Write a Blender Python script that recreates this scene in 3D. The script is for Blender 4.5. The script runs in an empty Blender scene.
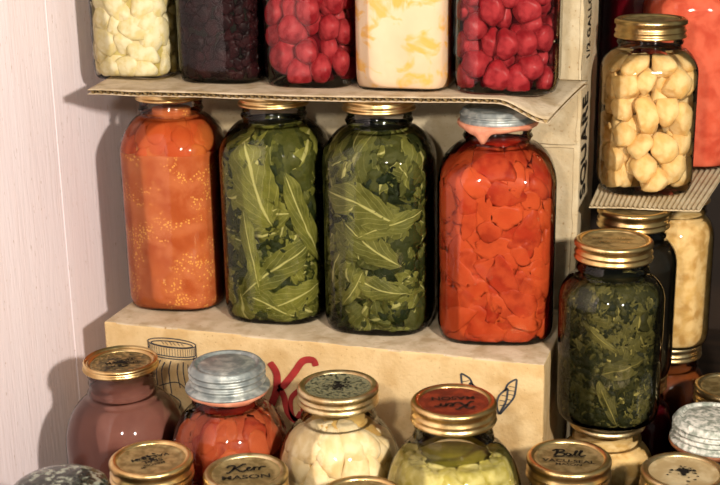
import bpy, math, random
from math import sin, cos, pi, radians
from mathutils import Vector, Matrix, noise

# ------------------------------------------------------------------ camera
scene = bpy.context.scene
FPX = 1300.0
yaw, pitch, roll = radians(17.5), radians(17.0), radians(1.0)
FW = Vector((-sin(yaw)*cos(pitch), cos(yaw)*cos(pitch), -sin(pitch)))
RT = FW.cross(Vector((0, 0, 1))).normalized()
UP = RT.cross(FW)
R2 = RT*cos(roll) - UP*sin(roll)
U2 = R2.cross(FW)
CAM = Vector((0.4118, -1.1974, 0.4771))
cd = bpy.data.cameras.new('camera')
cam = bpy.data.objects.new('camera', cd)
scene.collection.objects.link(cam)
cam.matrix_world = Matrix((R2, U2, -FW)).transposed().to_4x4()
cam.location = CAM
cd.sensor_width = 36
cd.lens = FPX/720*36
cd.clip_start = 0.05
cd.dof.use_dof = True
cd.dof.focus_distance = 1.27
cd.dof.aperture_fstop = 7
scene.camera = cam

# ------------------------------------------------------------------ world, lamps, exposure
w = bpy.data.worlds.new('world'); scene.world = w; w.use_nodes = True
w.node_tree.nodes['Background'].inputs[0].default_value = (0.94, 1.0, 0.86, 1)
w.node_tree.nodes['Background'].inputs[1].default_value = 0.20
def flash(name, loc, power, size, col=(1.0, 0.90, 0.78)):
    l = bpy.data.lights.new(name, 'POINT'); l.energy = power; l.color = col; l.shadow_soft_size = size
    o = bpy.data.objects.new(name, l); scene.collection.objects.link(o); o.location = loc
flash('flash_lamp_right', CAM + RT*0.45 + Vector((0, 0, 0.13)), 84, 0.034)
flash('flash_lamp_left', CAM - RT*0.18 + Vector((0, 0, 0.13)), 26, 0.034)
scene.view_settings.view_transform = 'Standard'
scene.view_settings.look = 'None'
scene.view_settings.gamma = 1
scene.view_settings.exposure = 0.0
scene.view_settings.use_curve_mapping = False
scene.cycles.max_bounces = 8
scene.cycles.transparent_max_bounces = 20

# ------------------------------------------------------------------ helpers
def ray(x, y):
    return FW + R2*((x-360)/FPX) - U2*((y-242.5)/FPX)
def on_y(x, y, Y):            # a point of a wall-like plane Y = const
    r = ray(x, y); return CAM + r*((Y-CAM.y)/r.y)
def on_x(x, y, X):
    r = ray(x, y); return CAM + r*((X-CAM.x)/r.x)

def srgb(r, g, b):
    return tuple(((c/255)/12.92 if c/255 <= .04045 else ((c/255+.055)/1.055)**2.4) for c in (r, g, b)) + (1,)

def link(o, parent=None):
    scene.collection.objects.link(o)
    if parent is not None: o.parent = parent
    return o
def meshobj(name, verts, faces, mat, parent=None, smooth=True, uvs=None, attr=None):
    me = bpy.data.meshes.new(name)
    me.from_pydata([tuple(v) for v in verts], [], faces)
    if uvs is not None:
        uv = me.uv_layers.new(name='UVMap')
        for l in me.loops: uv.data[l.index].uv = uvs[l.vertex_index]
    if attr is not None:
        a = me.attributes.new('piece', 'FLOAT', 'POINT')
        a.data.foreach_set('value', attr)
    me.materials.append(mat)
    me.update()
    if smooth:
        me.polygons.foreach_set('use_smooth', [True]*len(me.polygons))
    o = bpy.data.objects.new(name, me)
    return link(o, parent)
def tag(o, label, cat=None, group=None, kind=None):
    if label: o['label'] = label
    if cat: o['category'] = cat
    if group: o['group'] = group
    if kind: o['kind'] = kind
    return o

def box_geo(x0, x1, y0, y1, z0, z1, V, F):
    b = len(V)
    V += [(x0,y0,z0),(x1,y0,z0),(x1,y1,z0),(x0,y1,z0),(x0,y0,z1),(x1,y0,z1),(x1,y1,z1),(x0,y1,z1)]
    F += [tuple(b+i for i in f) for f in [(0,3,2,1),(4,5,6,7),(0,1,5,4),(1,2,6,5),(2,3,7,6),(3,0,4,7)]]

# ------------------------------------------------------------------ materials
def nt(name):
    m = bpy.data.materials.new(name); m.use_nodes = True
    t = m.node_tree; t.nodes.clear()
    return m, t, t.nodes, t.links
def N(nodes, typ, **kw):
    n = nodes.new(typ)
    for k, v in kw.items():
        if k in n.inputs: n.inputs[k].default_value = v
        else: setattr(n, k, v)
    return n
def mixc(nodes, links, fac, a, b):
    n = nodes.new('ShaderNodeMix'); n.data_type = 'RGBA'
    if hasattr(fac, 'links') or not isinstance(fac, (int, float)): links.new(fac, n.inputs[0])
    else: n.inputs[0].default_value = fac
    for v, i in ((a, 6), (b, 7)):
        if isinstance(v, tuple): n.inputs[i].default_value = v
        else: links.new(v, n.inputs[i])
    return n.outputs[2]
def ramp(nodes, links, src, lo, hi):
    n = nodes.new('ShaderNodeMapRange'); n.inputs[1].default_value = lo; n.inputs[2].default_value = hi
    n.interpolation_type = 'SMOOTHSTEP'
    links.new(src, n.inputs[0]); return n.outputs[0]
def noise_n(nodes, links, scale, detail=3, vec=None, dist=0.0, rough=.5):
    n = N(nodes, 'ShaderNodeTexNoise', Scale=scale, Detail=detail, Distortion=dist, Roughness=rough)
    if vec is not None: links.new(vec, n.inputs['Vector'])
    return n.outputs['Fac']

def mat_mix(name, cols, scale=60, rough=.5, metal=0.0, bump=0.0, bscale=None, stretch=(1,1,1), spec=.5, coat=0.0, sss=0.0, lo=.35, hi=.65, extra=None, bdist=.002, attr_cols=None, sss_r=(.01,.006,.004)):
    """noise mix of two or three colours, bumped"""
    m, t, ns, ls = nt(name)
    tc = ns.new('ShaderNodeTexCoord')
    mp = ns.new('ShaderNodeMapping'); mp.inputs['Scale'].default_value = stretch
    ls.new(tc.outputs['Object'], mp.inputs['Vector'])
    vec = mp.outputs[0]
    c = cols[0]
    for i, cc in enumerate(cols[1:]):
        f = ramp(ns, ls, noise_n(ns, ls, scale*(1+.7*i), 4, vec, .3), lo, hi)
        c = mixc(ns, ls, f, c, cc)
    if attr_cols:
        at = ns.new('ShaderNodeAttribute'); at.attribute_name = 'piece'
        c = mixc(ns, ls, at.outputs['Fac'], c, mixc(ns, ls, .75, c, attr_cols))
    if extra: c = extra(ns, ls, vec, c)
    bs = N(ns, 'ShaderNodeBsdfPrincipled', Roughness=rough, Metallic=metal)
    bs.inputs['Specular IOR Level'].default_value = spec
    bs.inputs['Coat Weight'].default_value = coat
    if sss:
        bs.inputs['Subsurface Weight'].default_value = sss
        bs.inputs['Subsurface Radius'].default_value = sss_r
        bs.inputs['Subsurface Scale'].default_value = 1.0
    ls.new(c, bs.inputs['Base Color']) if not isinstance(c, tuple) else setattr(bs.inputs['Base Color'], 'default_value', c)
    if bump:
        b = N(ns, 'ShaderNodeBump', Strength=bump, Distance=bdist)
        ls.new(noise_n(ns, ls, bscale or scale*3, 4, vec), b.inputs['Height'])
        ls.new(b.outputs[0], bs.inputs['Normal'])
    out = ns.new('ShaderNodeOutputMaterial'); ls.new(bs.outputs[0], out.inputs[0])
    return m

def mat_glass(name, tint=(.97,.97,.95,1), bump=.25, edge=(.62,.62,.55,1)):
    m, t, ns, ls = nt(name)
    tc = ns.new('ShaderNodeTexCoord')
    b = N(ns, 'ShaderNodeBump', Strength=bump, Distance=.002)
    ls.new(noise_n(ns, ls, 28, 2, tc.outputs['Object']), b.inputs['Height'])
    fr = N(ns, 'ShaderNodeFresnel', IOR=1.38); ls.new(b.outputs[0], fr.inputs['Normal'])
    lw = N(ns, 'ShaderNodeLayerWeight', Blend=.28)
    f2 = ramp(ns, ls, lw.outputs['Facing'], .55, 1.0)
    tcol = mixc(ns, ls, f2, tint, edge)      # glass wall seen edge-on is thicker and darker
    tr = ns.new('ShaderNodeBsdfTransparent'); ls.new(tcol, tr.inputs[0])
    gl = N(ns, 'ShaderNodeBsdfGlossy', Roughness=.045); ls.new(b.outputs[0], gl.inputs['Normal'])
    mx = ns.new('ShaderNodeMixShader'); ls.new(fr.outputs[0], mx.inputs[0]); ls.new(tr.outputs[0], mx.inputs[1]); ls.new(gl.outputs[0], mx.inputs[2])
    out = ns.new('ShaderNodeOutputMaterial'); ls.new(mx.outputs[0], out.inputs[0])
    return m
GLASS = mat_glass('jar_glass')
GLASS_G = mat_glass('old_green_glass', (.90,.95,.86,1), .35, (.4,.45,.38,1))

GOLD = mat_mix('gold_lacquered_tin', [srgb(232,204,146), srgb(204,166,108)], 45, .30, 1.0, .12, 160)
GOLD_DULL = mat_mix('worn_gold_tin', [srgb(222,204,160), srgb(184,156,108)], 60, .38, 1.0, .2, 200)
ZINC = mat_mix('zinc', [srgb(158,166,164), srgb(196,200,194), srgb(128,136,136)], 50, .48, .55, .35, 170)
ZINC_W = mat_mix('oxidised_zinc', [srgb(196,196,186), srgb(232,228,218), srgb(140,146,134)], 110, .6, .25, .5, 160, lo=.40, hi=.64)
RUBBER = mat_mix('red_rubber_ring', [srgb(196,124,96), srgb(226,160,128)], 60, .5, 0, .3, 150)
RUST = mat_mix('rusty_ring', [srgb(150,92,54), srgb(110,64,38)], 60, .6, .2, .3, 150)
DISC_GOLD = mat_mix('gold_disc', [srgb(180,158,110), srgb(132,112,70)], 110, .42, .6, .15, 200)
DISC_DARK = mat_mix('tarnished_disc', [srgb(176,148,96), srgb(70,62,40), srgb(120,104,64)], 120, .4, .6, .3, 220, lo=.42, hi=.58)
DISC_GREEN = mat_mix('mottled_green_disc', [srgb(126,128,104), srgb(44,50,38), srgb(150,146,112)], 190, .42, .4, .3, 220, lo=.44, hi=.56)
DISC_RED = mat_mix('red_enamel_disc', [srgb(134,56,34), srgb(96,40,26)], 110, .35, .25, .15, 200)
DISC_BEIGE = mat_mix('pale_worn_disc', [srgb(206,188,148), srgb(180,156,112)], 60, .5, .3, .25, 200)
INK = mat_mix('black_ink', [srgb(22,19,16), srgb(34,29,24)], 200, .7, spec=.2)
INK_BLUE = mat_mix('dark_printing_ink', [srgb(50,52,58), srgb(70,70,72)], 200, .8)
INK_RED = mat_mix('red_printing_ink', [srgb(168,44,40), srgb(150,36,34)], 120, .8)
def speck(ns, ls, vec, c):
    f = ramp(ns, ls, noise_n(ns, ls, 300, 3, vec), .62, .80)
    return mixc(ns, ls, f, c, srgb(160,124,80))
CARD = mat_mix('cardboard', [srgb(210,180,130), srgb(196,162,110), srgb(218,190,142)], 22, .85, 0, .35, 260, extra=speck, spec=.2)
CARD_TOP = mat_mix('scuffed_cardboard', [srgb(196,177,148), srgb(172,150,116), srgb(208,190,162)], 26, .88, 0, .45, 220, extra=speck, spec=.2)
CARD_EDGE = mat_mix('fluted_paper', [srgb(186,158,110), srgb(150,122,80)], 90, .9, 0, .3, 300, spec=.1)
CARD_PALE = mat_mix('pale_cardboard', [srgb(214,198,166), srgb(196,176,140)], 30, .88, 0, .45, 180, extra=speck, spec=.2)

def wall_extra(ns, ls, vec, c):
    mp = ns.new('ShaderNodeMapping'); mp.inputs['Scale'].default_value = (1, 60, 2.2); ls.new(vec, mp.inputs[0])
    f = ramp(ns, ls, noise_n(ns, ls, 3.0, 6, mp.outputs[0], .4, .65), .54, .80)
    c = mixc(ns, ls, f, c, srgb(222,200,192))
    f = ramp(ns, ls, noise_n(ns, ls, 150, 2, vec), .70, .76)
    return mixc(ns, ls, f, c, srgb(190,160,140))
WALL = mat_mix('white_painted_boards', [srgb(254,241,246), srgb(251,236,240)], 6, .75, 0, .28, 45, stretch=(1,5,.6), extra=wall_extra, spec=.25)
WOOD = mat_mix('dark_boards', [srgb(64,46,32), srgb(44,32,24)], 8, .7, 0, .3, 40, stretch=(1,8,1))

PLUM = mat_mix('plum_puree', [srgb(126,82,72), srgb(112,70,62)], 22, .5, 0, .1, 80, spec=.06)
def seeds(ns, ls, vec, c):
    v = N(ns, 'ShaderNodeTexVoronoi', Scale=330, Randomness=1.0); ls.new(vec, v.inputs['Vector'])
    dots = ramp(ns, ls, v.outputs['Distance'], .42, .30)
    patch = ramp(ns, ls, noise_n(ns, ls, 42, 2, vec, .6), .50, .60)
    mu = N(ns, 'ShaderNodeMath', operation='MULTIPLY'); ls.new(dots, mu.inputs[0]); ls.new(patch, mu.inputs[1])
    return mixc(ns, ls, mu.outputs[0], c, srgb(228,166,84))
ORANGE = mat_mix('orange_tomato_pulp', [srgb(190,102,54), srgb(174,84,42), srgb(196,114,70)], 26, .45, 0, .4, 90, extra=seeds, spec=.06)
ORANGE_CH = mat_mix('orange_tomato_flesh', [srgb(196,108,52), srgb(176,80,36)], 40, .4, 0, .3, 90, attr_cols=srgb(190,80,40), spec=.06)
BERRY = mat_mix('blackberry', [srgb(48,22,24), srgb(26,12,14)], 80, .28, 0, .3, 200, spec=.06)
RED_APPLE = mat_mix('red_crab_apple_skin', [srgb(150,30,38), srgb(112,16,24), srgb(170,58,62)], 40, .3, 0, .15, 120, spec=.06)
RED_BEET = mat_mix('beet_flesh', [srgb(144,26,34), srgb(104,13,22), srgb(164,52,56)], 40, .3, 0, .2, 120, spec=.06)
RED_DARK = mat_mix('dark_red_syrup', [srgb(96,8,20), srgb(58,4,12)], 20, .4, spec=.06)
def cream_blot(ns, ls, vec, c):
    f = ramp(ns, ls, noise_n(ns, ls, 48, 4, vec, .8), .50, .64)
    return mixc(ns, ls, f, c, srgb(226,176,98))
CREAM = mat_mix('white_cream_fill', [srgb(226,200,172), srgb(216,188,158)], 16, .45, 0, .2, 60, extra=cream_blot, spec=.06)
CAULI = mat_mix('pale_parsnip', [srgb(222,208,156), srgb(206,186,122), srgb(230,220,188)], 45, .4, 0, .2, 140, spec=.06)
CAULI_L = mat_mix('pale_brine', [srgb(206,192,124), srgb(176,158,92)], 40, .4, spec=.06)
POTATO = mat_mix('peeled_potato', [srgb(226,188,120), srgb(208,160,86), srgb(234,206,150)], 34, .42, 0, .25, 110, spec=.06)
POTATO_L = mat_mix('amber_brine', [srgb(120,88,42), srgb(90,62,28)], 30, .4, spec=.06)
PEACH = mat_mix('pale_pear_flesh', [srgb(220,198,152), srgb(200,172,118), srgb(228,212,174)], 34, .4, 0, .2, 110, spec=.06)
PEACH_L = mat_mix('pear_syrup', [srgb(206,172,104), srgb(186,148,84)], 30, .35, spec=.06)
TOM = mat_mix('tomato_flesh', [srgb(160,46,25), srgb(128,28,16), srgb(172,66,36)], 40, .35, 0, .3, 100, attr_cols=srgb(194,84,42), spec=.06)
TOM_D = mat_mix('tomato_juice', [srgb(160,34,16), srgb(110,18,8)], 30, .4, spec=.06)
TOM2 = mat_mix('dark_tomato_flesh', [srgb(142,44,28), srgb(110,26,18), srgb(158,66,40)], 40, .35, 0, .3, 100, attr_cols=srgb(184,96,56), spec=.06)
TOM2_D = mat_mix('dark_tomato_juice', [srgb(130,28,16), srgb(90,16,10)], 30, .4, spec=.06)
PICKLE = mat_mix('pickle_slice', [srgb(176,162,80), srgb(142,128,52), srgb(196,184,116)], 50, .35, 0, .3, 120, attr_cols=srgb(150,150,60), spec=.06)
PICKLE_L = mat_mix('pickle_brine', [srgb(132,122,40), srgb(96,90,26)], 30, .4, spec=.06)
PINK = mat_mix('pink_tomato_puree', [srgb(208,92,64), srgb(190,74,52), srgb(220,112,84)], 30, .5, 0, .2, 80, spec=.06)
BLACK_FILL = mat_mix('very_dark_preserve', [srgb(22,20,16), srgb(34,28,20)], 40, .4, spec=.06)
CREAM2 = mat_mix('cream_beans', [srgb(214,178,112), srgb(190,150,88), srgb(226,196,140)], 50, .5, 0, .4, 120, spec=.06)
BROWN = mat_mix('brown_orange_fill', [srgb(136,72,34), srgb(100,48,24)], 30, .45, spec=.06)
DKGREEN = mat_mix('dark_green_liquor', [srgb(26,30,12), srgb(16,20,8)], 40, .4, spec=.06)
OLIVE_F = mat_mix('dark_olive_fill', [srgb(60,58,34), srgb(40,38,24)], 60, .5, spec=.06)

def mat_leaf(name, dark, mid, light, vein, thresh=.5):
    m, t, ns, ls = nt(name)
    uv = ns.new('ShaderNodeUVMap'); uv.uv_map = 'UVMap'
    tc = ns.new('ShaderNodeTexCoord')
    at = ns.new('ShaderNodeAttribute'); at.attribute_name = 'piece'
    pw = N(ns, 'ShaderNodeMath', operation='POWER'); ls.new(at.outputs['Fac'], pw.inputs[0]); pw.inputs[1].default_value = 1.7
    base = mixc(ns, ls, pw.outputs[0], dark, light)
    nf = ramp(ns, ls, noise_n(ns, ls, 55, 4, tc.outputs['Object'], .5), .35, .7)
    hf = N(ns, 'ShaderNodeMath', operation='MULTIPLY'); ls.new(nf, hf.inputs[0]); hf.inputs[1].default_value = .45
    base = mixc(ns, ls, hf.outputs[0], base, mid)
    sp = ns.new('ShaderNodeSeparateXYZ'); ls.new(uv.outputs[0], sp.inputs[0])
    def math_(op, a, b=None):
        n = N(ns, 'ShaderNodeMath', operation=op)
        for i, v in enumerate((a, b)):
            if v is None: continue
            if isinstance(v, (int, float)): n.inputs[i].default_value = v
            else: ls.new(v, n.inputs[i])
        return n.outputs[0]
    du = math_('ABSOLUTE', math_('SUBTRACT', sp.outputs[0], .5))
    wob = math_('MULTIPLY', noise_n(ns, ls, 40, 2, tc.outputs['Object']), .05)
    rib = ramp(ns, ls, math_('ADD', du, wob), .070, .040)
    # side veins climbing away from the midrib
    ph = math_('SUBTRACT', sp.outputs[1], math_('MULTIPLY', du, 1.1))
    fr = math_('ABSOLUTE', math_('SUBTRACT', math_('FRACT', math_('MULTIPLY', math_('ADD', ph, wob), 5.0)), .5))
    side = ramp(ns, ls, fr, .07, .02)
    v = math_('MAXIMUM', math_('MULTIPLY', rib, .85), math_('MULTIPLY', side, .30))
    v = math_('MULTIPLY', v, ramp(ns, ls, at.outputs['Fac'], thresh-.15, thresh+.15))
    col = mixc(ns, ls, v, base, vein)
    bs = N(ns, 'ShaderNodeBsdfPrincipled', Roughness=.6); bs.inputs['Specular IOR Level'].default_value = .12
    ls.new(col, bs.inputs['Base Color'])
    b = N(ns, 'ShaderNodeBump', Strength=.9, Distance=.004); ls.new(noise_n(ns, ls, 75, 4, tc.outputs['Object']), b.inputs['Height'])
    ls.new(b.outputs[0], bs.inputs['Normal'])
    out = ns.new('ShaderNodeOutputMaterial'); ls.new(bs.outputs[0], out.inputs[0])
    return m
LEAF1 = mat_leaf('collard_leaf', srgb(28,36,12), srgb(52,60,20), srgb(126,124,52), srgb(186,180,112), .60)
LEAF2 = mat_leaf('collard_leaf_darker', srgb(24,32,12), srgb(44,52,18), srgb(116,114,52), srgb(180,174,108), .65)
LEAF3 = mat_leaf('turnip_greens', srgb(22,26,10), srgb(40,42,18), srgb(92,86,42), srgb(150,138,76), .80)

# ------------------------------------------------------------------ jar shape
def smooth(a, b, x):
    t = max(0, min(1, (x-a)/(b-a))); return t*t*(3-2*t)
class Shape:
    """outline of one jar: H height with lid, R half width, n squareness, sh shoulder height, rn neck radius"""
    def __init__(s, x, y, z, H, R, n=2.0, sh=.04, rot=0.0, rn=.0325, neck=.034, power=.75):
        s.x, s.y, s.z, s.H, s.R, s.n, s.sh, s.rot, s.rn, s.power = x, y, z, H, R, n, sh, rot, rn, power
        s.zn = H-neck; s.zs = s.zn-sh
        s.front = math.atan2(CAM.y-y, CAM.x-x) - rot
    def rad(s, th, z):
        if z < .016:
            t = max(0, z)/.016; r = s.R*(.90+.10*math.sqrt(max(0, 1-(1-t)**2)))
        elif z <= s.zs: r = s.R
        elif z < s.zn:
            t = (z-s.zs)/s.sh
            r = s.rn+(s.R-s.rn)*max(0, 1-t**(1/s.power*1.5))**.62
        else: r = s.rn
        n = s.n + (2-s.n)*smooth(s.zs+.2*s.sh, s.zn-.1*s.sh, z)
        return r/((abs(cos(th))**n+abs(sin(th))**n)**(1/n))
    def pt(s, th, z, off=0.0):
        r = max(0.001, s.rad(th, z)-off)
        a = th
        return Vector((r*cos(a), r*sin(a), z))
    def surf(s, levels, off=0.0, segs=72, cap_top=False, extra=None):
        V, F = [], []
        if off > 0: levels = [.0032]+[z for z in levels if z > .0035]
        for z in levels:
            zz = z
            for k in range(segs):
                th = 2*pi*k/segs
                e = extra(th, zz) if extra else 0
                V.append(s.pt(th, zz, off-e))
        L = len(levels)
        for i in range(L-1):
            for k in range(segs):
                a = i*segs+k; b = i*segs+(k+1) % segs
                F.append((a, b, b+segs, a+segs))
        c = len(V); V.append(Vector((0, 0, V[0].z+.002 if off == 0 else V[0].z)))
        for k in range(segs): F.append((c, (k+1) % segs, k))
        if cap_top:
            c = len(V); V.append(Vector((0, 0, V[(L-1)*segs].z)))
            for k in range(segs): F.append((c, (L-1)*segs+k, (L-1)*segs+(k+1) % segs))
        return V, F
    def levels(s, top):
        L = [0, .002, .005, .009, .013, .018]
        k = max(2, int((s.zs-.018)/.012))
        L += [.018+(s.zs-.018)*(i+1)/k for i in range(k)]
        L += [s.zs+s.sh*(i+1)/26 for i in range(26)]
        z = s.zn
        while z+.002 < top:
            z += .002; L.append(z)
        return [l for l in L if l <= top+1e-6] + ([top] if L[-1] < top-1e-4 else [])
    def place(s, o):
        o.location = (s.x, s.y, s.z); o.rotation_euler = (0, 0, s.rot); return o

def jar(name, label, sh, glass=GLASS):
    root = bpy.data.objects.new(name, None); link(root); root.empty_display_size = .02
    sh.place(root); tag(root, label, 'jar')
    top = sh.H-.003
    def thread(th, z):
        if z < sh.zn: return 0
        u = (z-sh.zn)
        e = .0022*math.exp(-((u-.006)/.0022)**2)                       # bead under the lid
        ph = (u-.012)/.0075 - th/(2*pi)
        if u > .010: e += .0011*max(0, cos(2*pi*ph))**3
        return e
    V, F = sh.surf(sh.levels(top), 0, 72, False, thread)
    meshobj('glass_body', V, F, glass, root)
    return root

def lathe(name, prof, mat, parent, segs=96, knurl=None, at=(0,0,0), cap=False):
    V, F = [], []
    for r, z in prof:
        for k in range(segs):
            rr = r
            if knurl and knurl[0] <= z <= knurl[1]: rr += .0005*(1 if k % 2 else -1)
            th = 2*pi*k/segs
            V.append((rr*cos(th), rr*sin(th), z))
    for i in range(len(prof)-1):
        for k in range(segs):
            a = i*segs+k; b = i*segs+(k+1) % segs
            F.append((a, b, b+segs, a+segs))
    if cap:
        c = len(V); V.append((0, 0, prof[-1][1]))
        for k in range(segs): F.append((c, (len(prof)-1)*segs+k, (len(prof)-1)*segs+(k+1) % segs))
    o = meshobj(name, V, F, mat, parent); o.location = at
    return o

def gold_lid(root, sh, band=GOLD, disc=DISC_GOLD, R=.0362, h=.017, disclabel=None):
    T = sh.H
    prof = [(R-.0012, T-h), (R+.0008, T-h), (R+.0012, T-h+.0012), (R+.0002, T-h+.003), (R-.0008, T-h+.0045), (R+.0006, T-h+.0062),
            (R+.0006, T-h+.0072), (R-.0010, T-h+.009), (R-.0006, T-.0058), (R+.0004, T-.0052), (R+.0004, T-.0022), (R-.0002, T-.0010), (R-.0014, T), (R-.0032, T+.0002), (R-.0050, T-.0004), (R-.0060, T-.0014), (R-.0064, T-.0024)]
    lathe('screw_band', prof, band, root, 144, (T-.0054, T-.0020))
    r = R-.0066
    d = lathe('lid_disc', [(r+.0012, T-.0020), (r-.0015, T-.0016), (r-.0030, T-.0022), (r-.0045, T-.0026), (r*.5, T-.0024)], disc, root, 72, cap=True)
    if disclabel: d['label'] = disclabel
    return d
def zinc_lid(root, sh, mat=ZINC, ring=RUBBER, R=.0375, h=.024, drip=False, flare=.004, ringlabel=None):
    T = sh.H
    prof = [(R+flare*.6, T-h-.0005), (R+flare, T-h+.0004), (R+flare*.9, T-h+.0022), (R+.0006, T-h+.0038)]
    k = max(1, int((h-.0085)/.0048)); st = (h-.0085)/k
    for i in range(k):
        z = T-h+.0038+i*st
        prof += [(R-.0012, z+st*.15), (R-.0012, z+st*.40), (R+.0010, z+st*.60), (R+.0012, z+st*.80), (R+.0002, z+st*.95)]
    prof += [(R-.0008, T-.0042), (R-.0016, T-.0018), (R-.0030, T-.0006), (R-.0050, T-.0004), (R-.0064, T-.0014), (R-.0070, T-.0026), (R-.0090, T-.0030), (R-.0100, T-.0022), (R-.0110, T-.0016), (R*.3, T-.0012)]
    lathe('zinc_cap', prof, mat, root, 96, cap=True)
    V, F = [], []
    segs = 96
    rings = [(R-.002, 0, 0), (R+.0030, .0000, 0), (R+.0036, -.002, .4), (R+.0022, -.0048, .8), (R-.0005, -.0066, 1), (R-.0042, -.007, 1)]
    for (r, dz, wgt) in rings:
        for k in range(segs):
            th = 2*pi*k/segs
            d = wgt*(.0018*noise.noise(Vector((cos(th)*2, sin(th)*2, sh.x*20)))+.0006)
            if drip:
                a = (th-(sh.front-.42)+pi) % (2*pi)-pi
                d -= wgt*.011*math.exp(-(a/.16)**2)
                a2 = (th-(sh.front-.75)+pi) % (2*pi)-pi
                d -= wgt*.004*math.exp(-(a2/.25)**2)
            V.append((r*cos(th), r*sin(th), T-h+dz+d))
    for i in range(len(rings)-1):
        for k in range(segs):
            a = i*segs+k; b = i*segs+(k+1) % segs
            F.append((a, a+segs, b+segs, b))
    o = meshobj('sealing_ring', V, F, ring, root)
    if ringlabel: o['label'] = ringlabel

# ------------------------------------------------------------------ strokes and text lying on a surface
def catmull(P, k=8):
    out = []
    n = len(P)
    for i in range(n-1):
        p0, p1, p2, p3 = P[max(0, i-1)], P[i], P[i+1], P[min(n-1, i+2)]
        for j in range(k):
            t = j/k
            out.append(tuple(.5*((2*p1[a])+(-p0[a]+p2[a])*t+(2*p0[a]-5*p1[a]+4*p2[a]-p3[a])*t*t+(-p0[a]+3*p1[a]-3*p2[a]+p3[a])*t**3) for a in (0, 1)))
    out.append(tuple(P[-1][:2])); return out
def ribbons(name, strokes, wid, mat, parent, frame, straight=False):
    """strokes: lists of (u,v); frame(u,v)->Vector, third value = normal; flat ink of .2 mm"""
    V, F = [], []
    O, A, B, Nn = frame
    for st in strokes:
        if isinstance(st, tuple): st, ww = st
        else: ww = wid
        P = st if straight or len(st) < 3 else catmull(st)
        ids = []
        for i, p in enumerate(P):
            a = P[max(0, i-1)]; b = P[min(len(P)-1, i+1)]
            dx, dy = b[0]-a[0], b[1]-a[1]; l = math.hypot(dx, dy) or 1
            nx, ny = -dy/l, dx/l
            tw = ww*.5*(1 if 0 < i < len(P)-1 else .55)
            for s_ in (1, -1):
                V.append(O+A*(p[0]+nx*tw*s_)+B*(p[1]+ny*tw*s_)+Nn*.0003)
            ids.append(len(V)-2)
        for i in range(len(ids)-1):
            a, b = ids[i], ids[i+1]
            F.append((a, a+1, b+1, b))
    return meshobj(name, V, F, mat, parent, smooth=False)
def text_mesh(name, txt, size, mat, parent, frame, sx=1.0, sy=1.0, spacing=1.0):
    cu = bpy.data.curves.new('t', 'FONT'); cu.body = txt; cu.size = size; cu.align_x = 'CENTER'; cu.align_y = 'CENTER'; cu.space_character = spacing
    cu.offset = size*.02
    ob = bpy.data.objects.new('t', cu); link(ob)
    bpy.context.view_layer.update()
    me = bpy.data.meshes.new_from_object(ob.evaluated_get(bpy.context.evaluated_depsgraph_get()))
    O, A, B, Nn = frame
    V = [O+A*(v.co.x*sx)+B*(v.co.y*sy)+Nn*.0003 for v in me.vertices]
    F = [tuple(p.vertices) for p in me.polygons]
    bpy.data.objects.remove(ob)
    return meshobj(name, V, F, mat, parent, smooth=False)
SCRIPT_KERR = [([(-.95,.25),(-.80,.50),(-.55,.45),(-.62,0),(-.85,-.45),(-.98,-.40)], .13),
               ([(.02,.58),(-.12,.62),(-.35,.30),(-.62,.05),(-.45,0),(-.30,-.30),(-.10,-.35),(.02,-.15)], .13),
               ([(.02,-.15),(.18,0),(.22,.14),(.12,.16),(.06,-.08),(.12,-.28),(.26,-.25),(.38,.02)], .10),
               ([(.38,.02),(.44,.16),(.42,-.0),(.40,-.30)], .10), ([(.41,-.1),(.50,.12),(.62,.14)], .10),
               ([(.66,.12),(.68,-.0),(.64,-.30)], .10), ([(.65,-.1),(.76,.12),(.90,.16),(1.0,.08)], .10)]
SCRIPT_BALL = [([(-.85,.35),(-.60,.58),(-.62,.1),(-.75,-.35)], .14), ([(-.80,.45),(-.35,.62),(-.28,.35),(-.62,.12),(-.25,.08),(-.28,-.28),(-.75,-.38)], .12),
               ([(.08,.08),(-.08,.12),(-.15,-.12),(0,-.24),(.10,.02),(.10,-.20),(.2,-.2)], .11), ([(.22,-.15),(.42,.45),(.34,.5),(.30,-.05),(.38,-.22)], .10),
               ([(.44,-.15),(.66,.50),(.58,.55),(.52,0),(.60,-.22),(.85,-.05)], .10), ([(-.8,-.5),(0,-.38),(.8,-.30)], .05)]
def lid_frame(sh, turn=0.0):
    a = sh.front+pi/2+turn
    return (Vector((0, 0, sh.H-.0021)), Vector((cos(a), sin(a), 0)), Vector((-sin(a), cos(a), 0)), Vector((0, 0, 1)))
def lid_print(disc, sh, script=None, lines=(), turn=0.0, mat=INK, blot=None):
    O, A, B, Z = lid_frame(sh, turn)
    if script:
        S = .0175
        st = [([(p[0]*S, p[1]*S*.8+.0075) for p in s_[0]], s_[1]*S*1.05) for s_ in script]
        ribbons('script_lettering', st, .001, mat, disc, (O, A, B, Z))
    for txt, size, dy, sx in lines:
        text_mesh('lettering', txt, size, mat, disc, (O+B*dy, A, B, Z), sx, 1.0)
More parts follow.
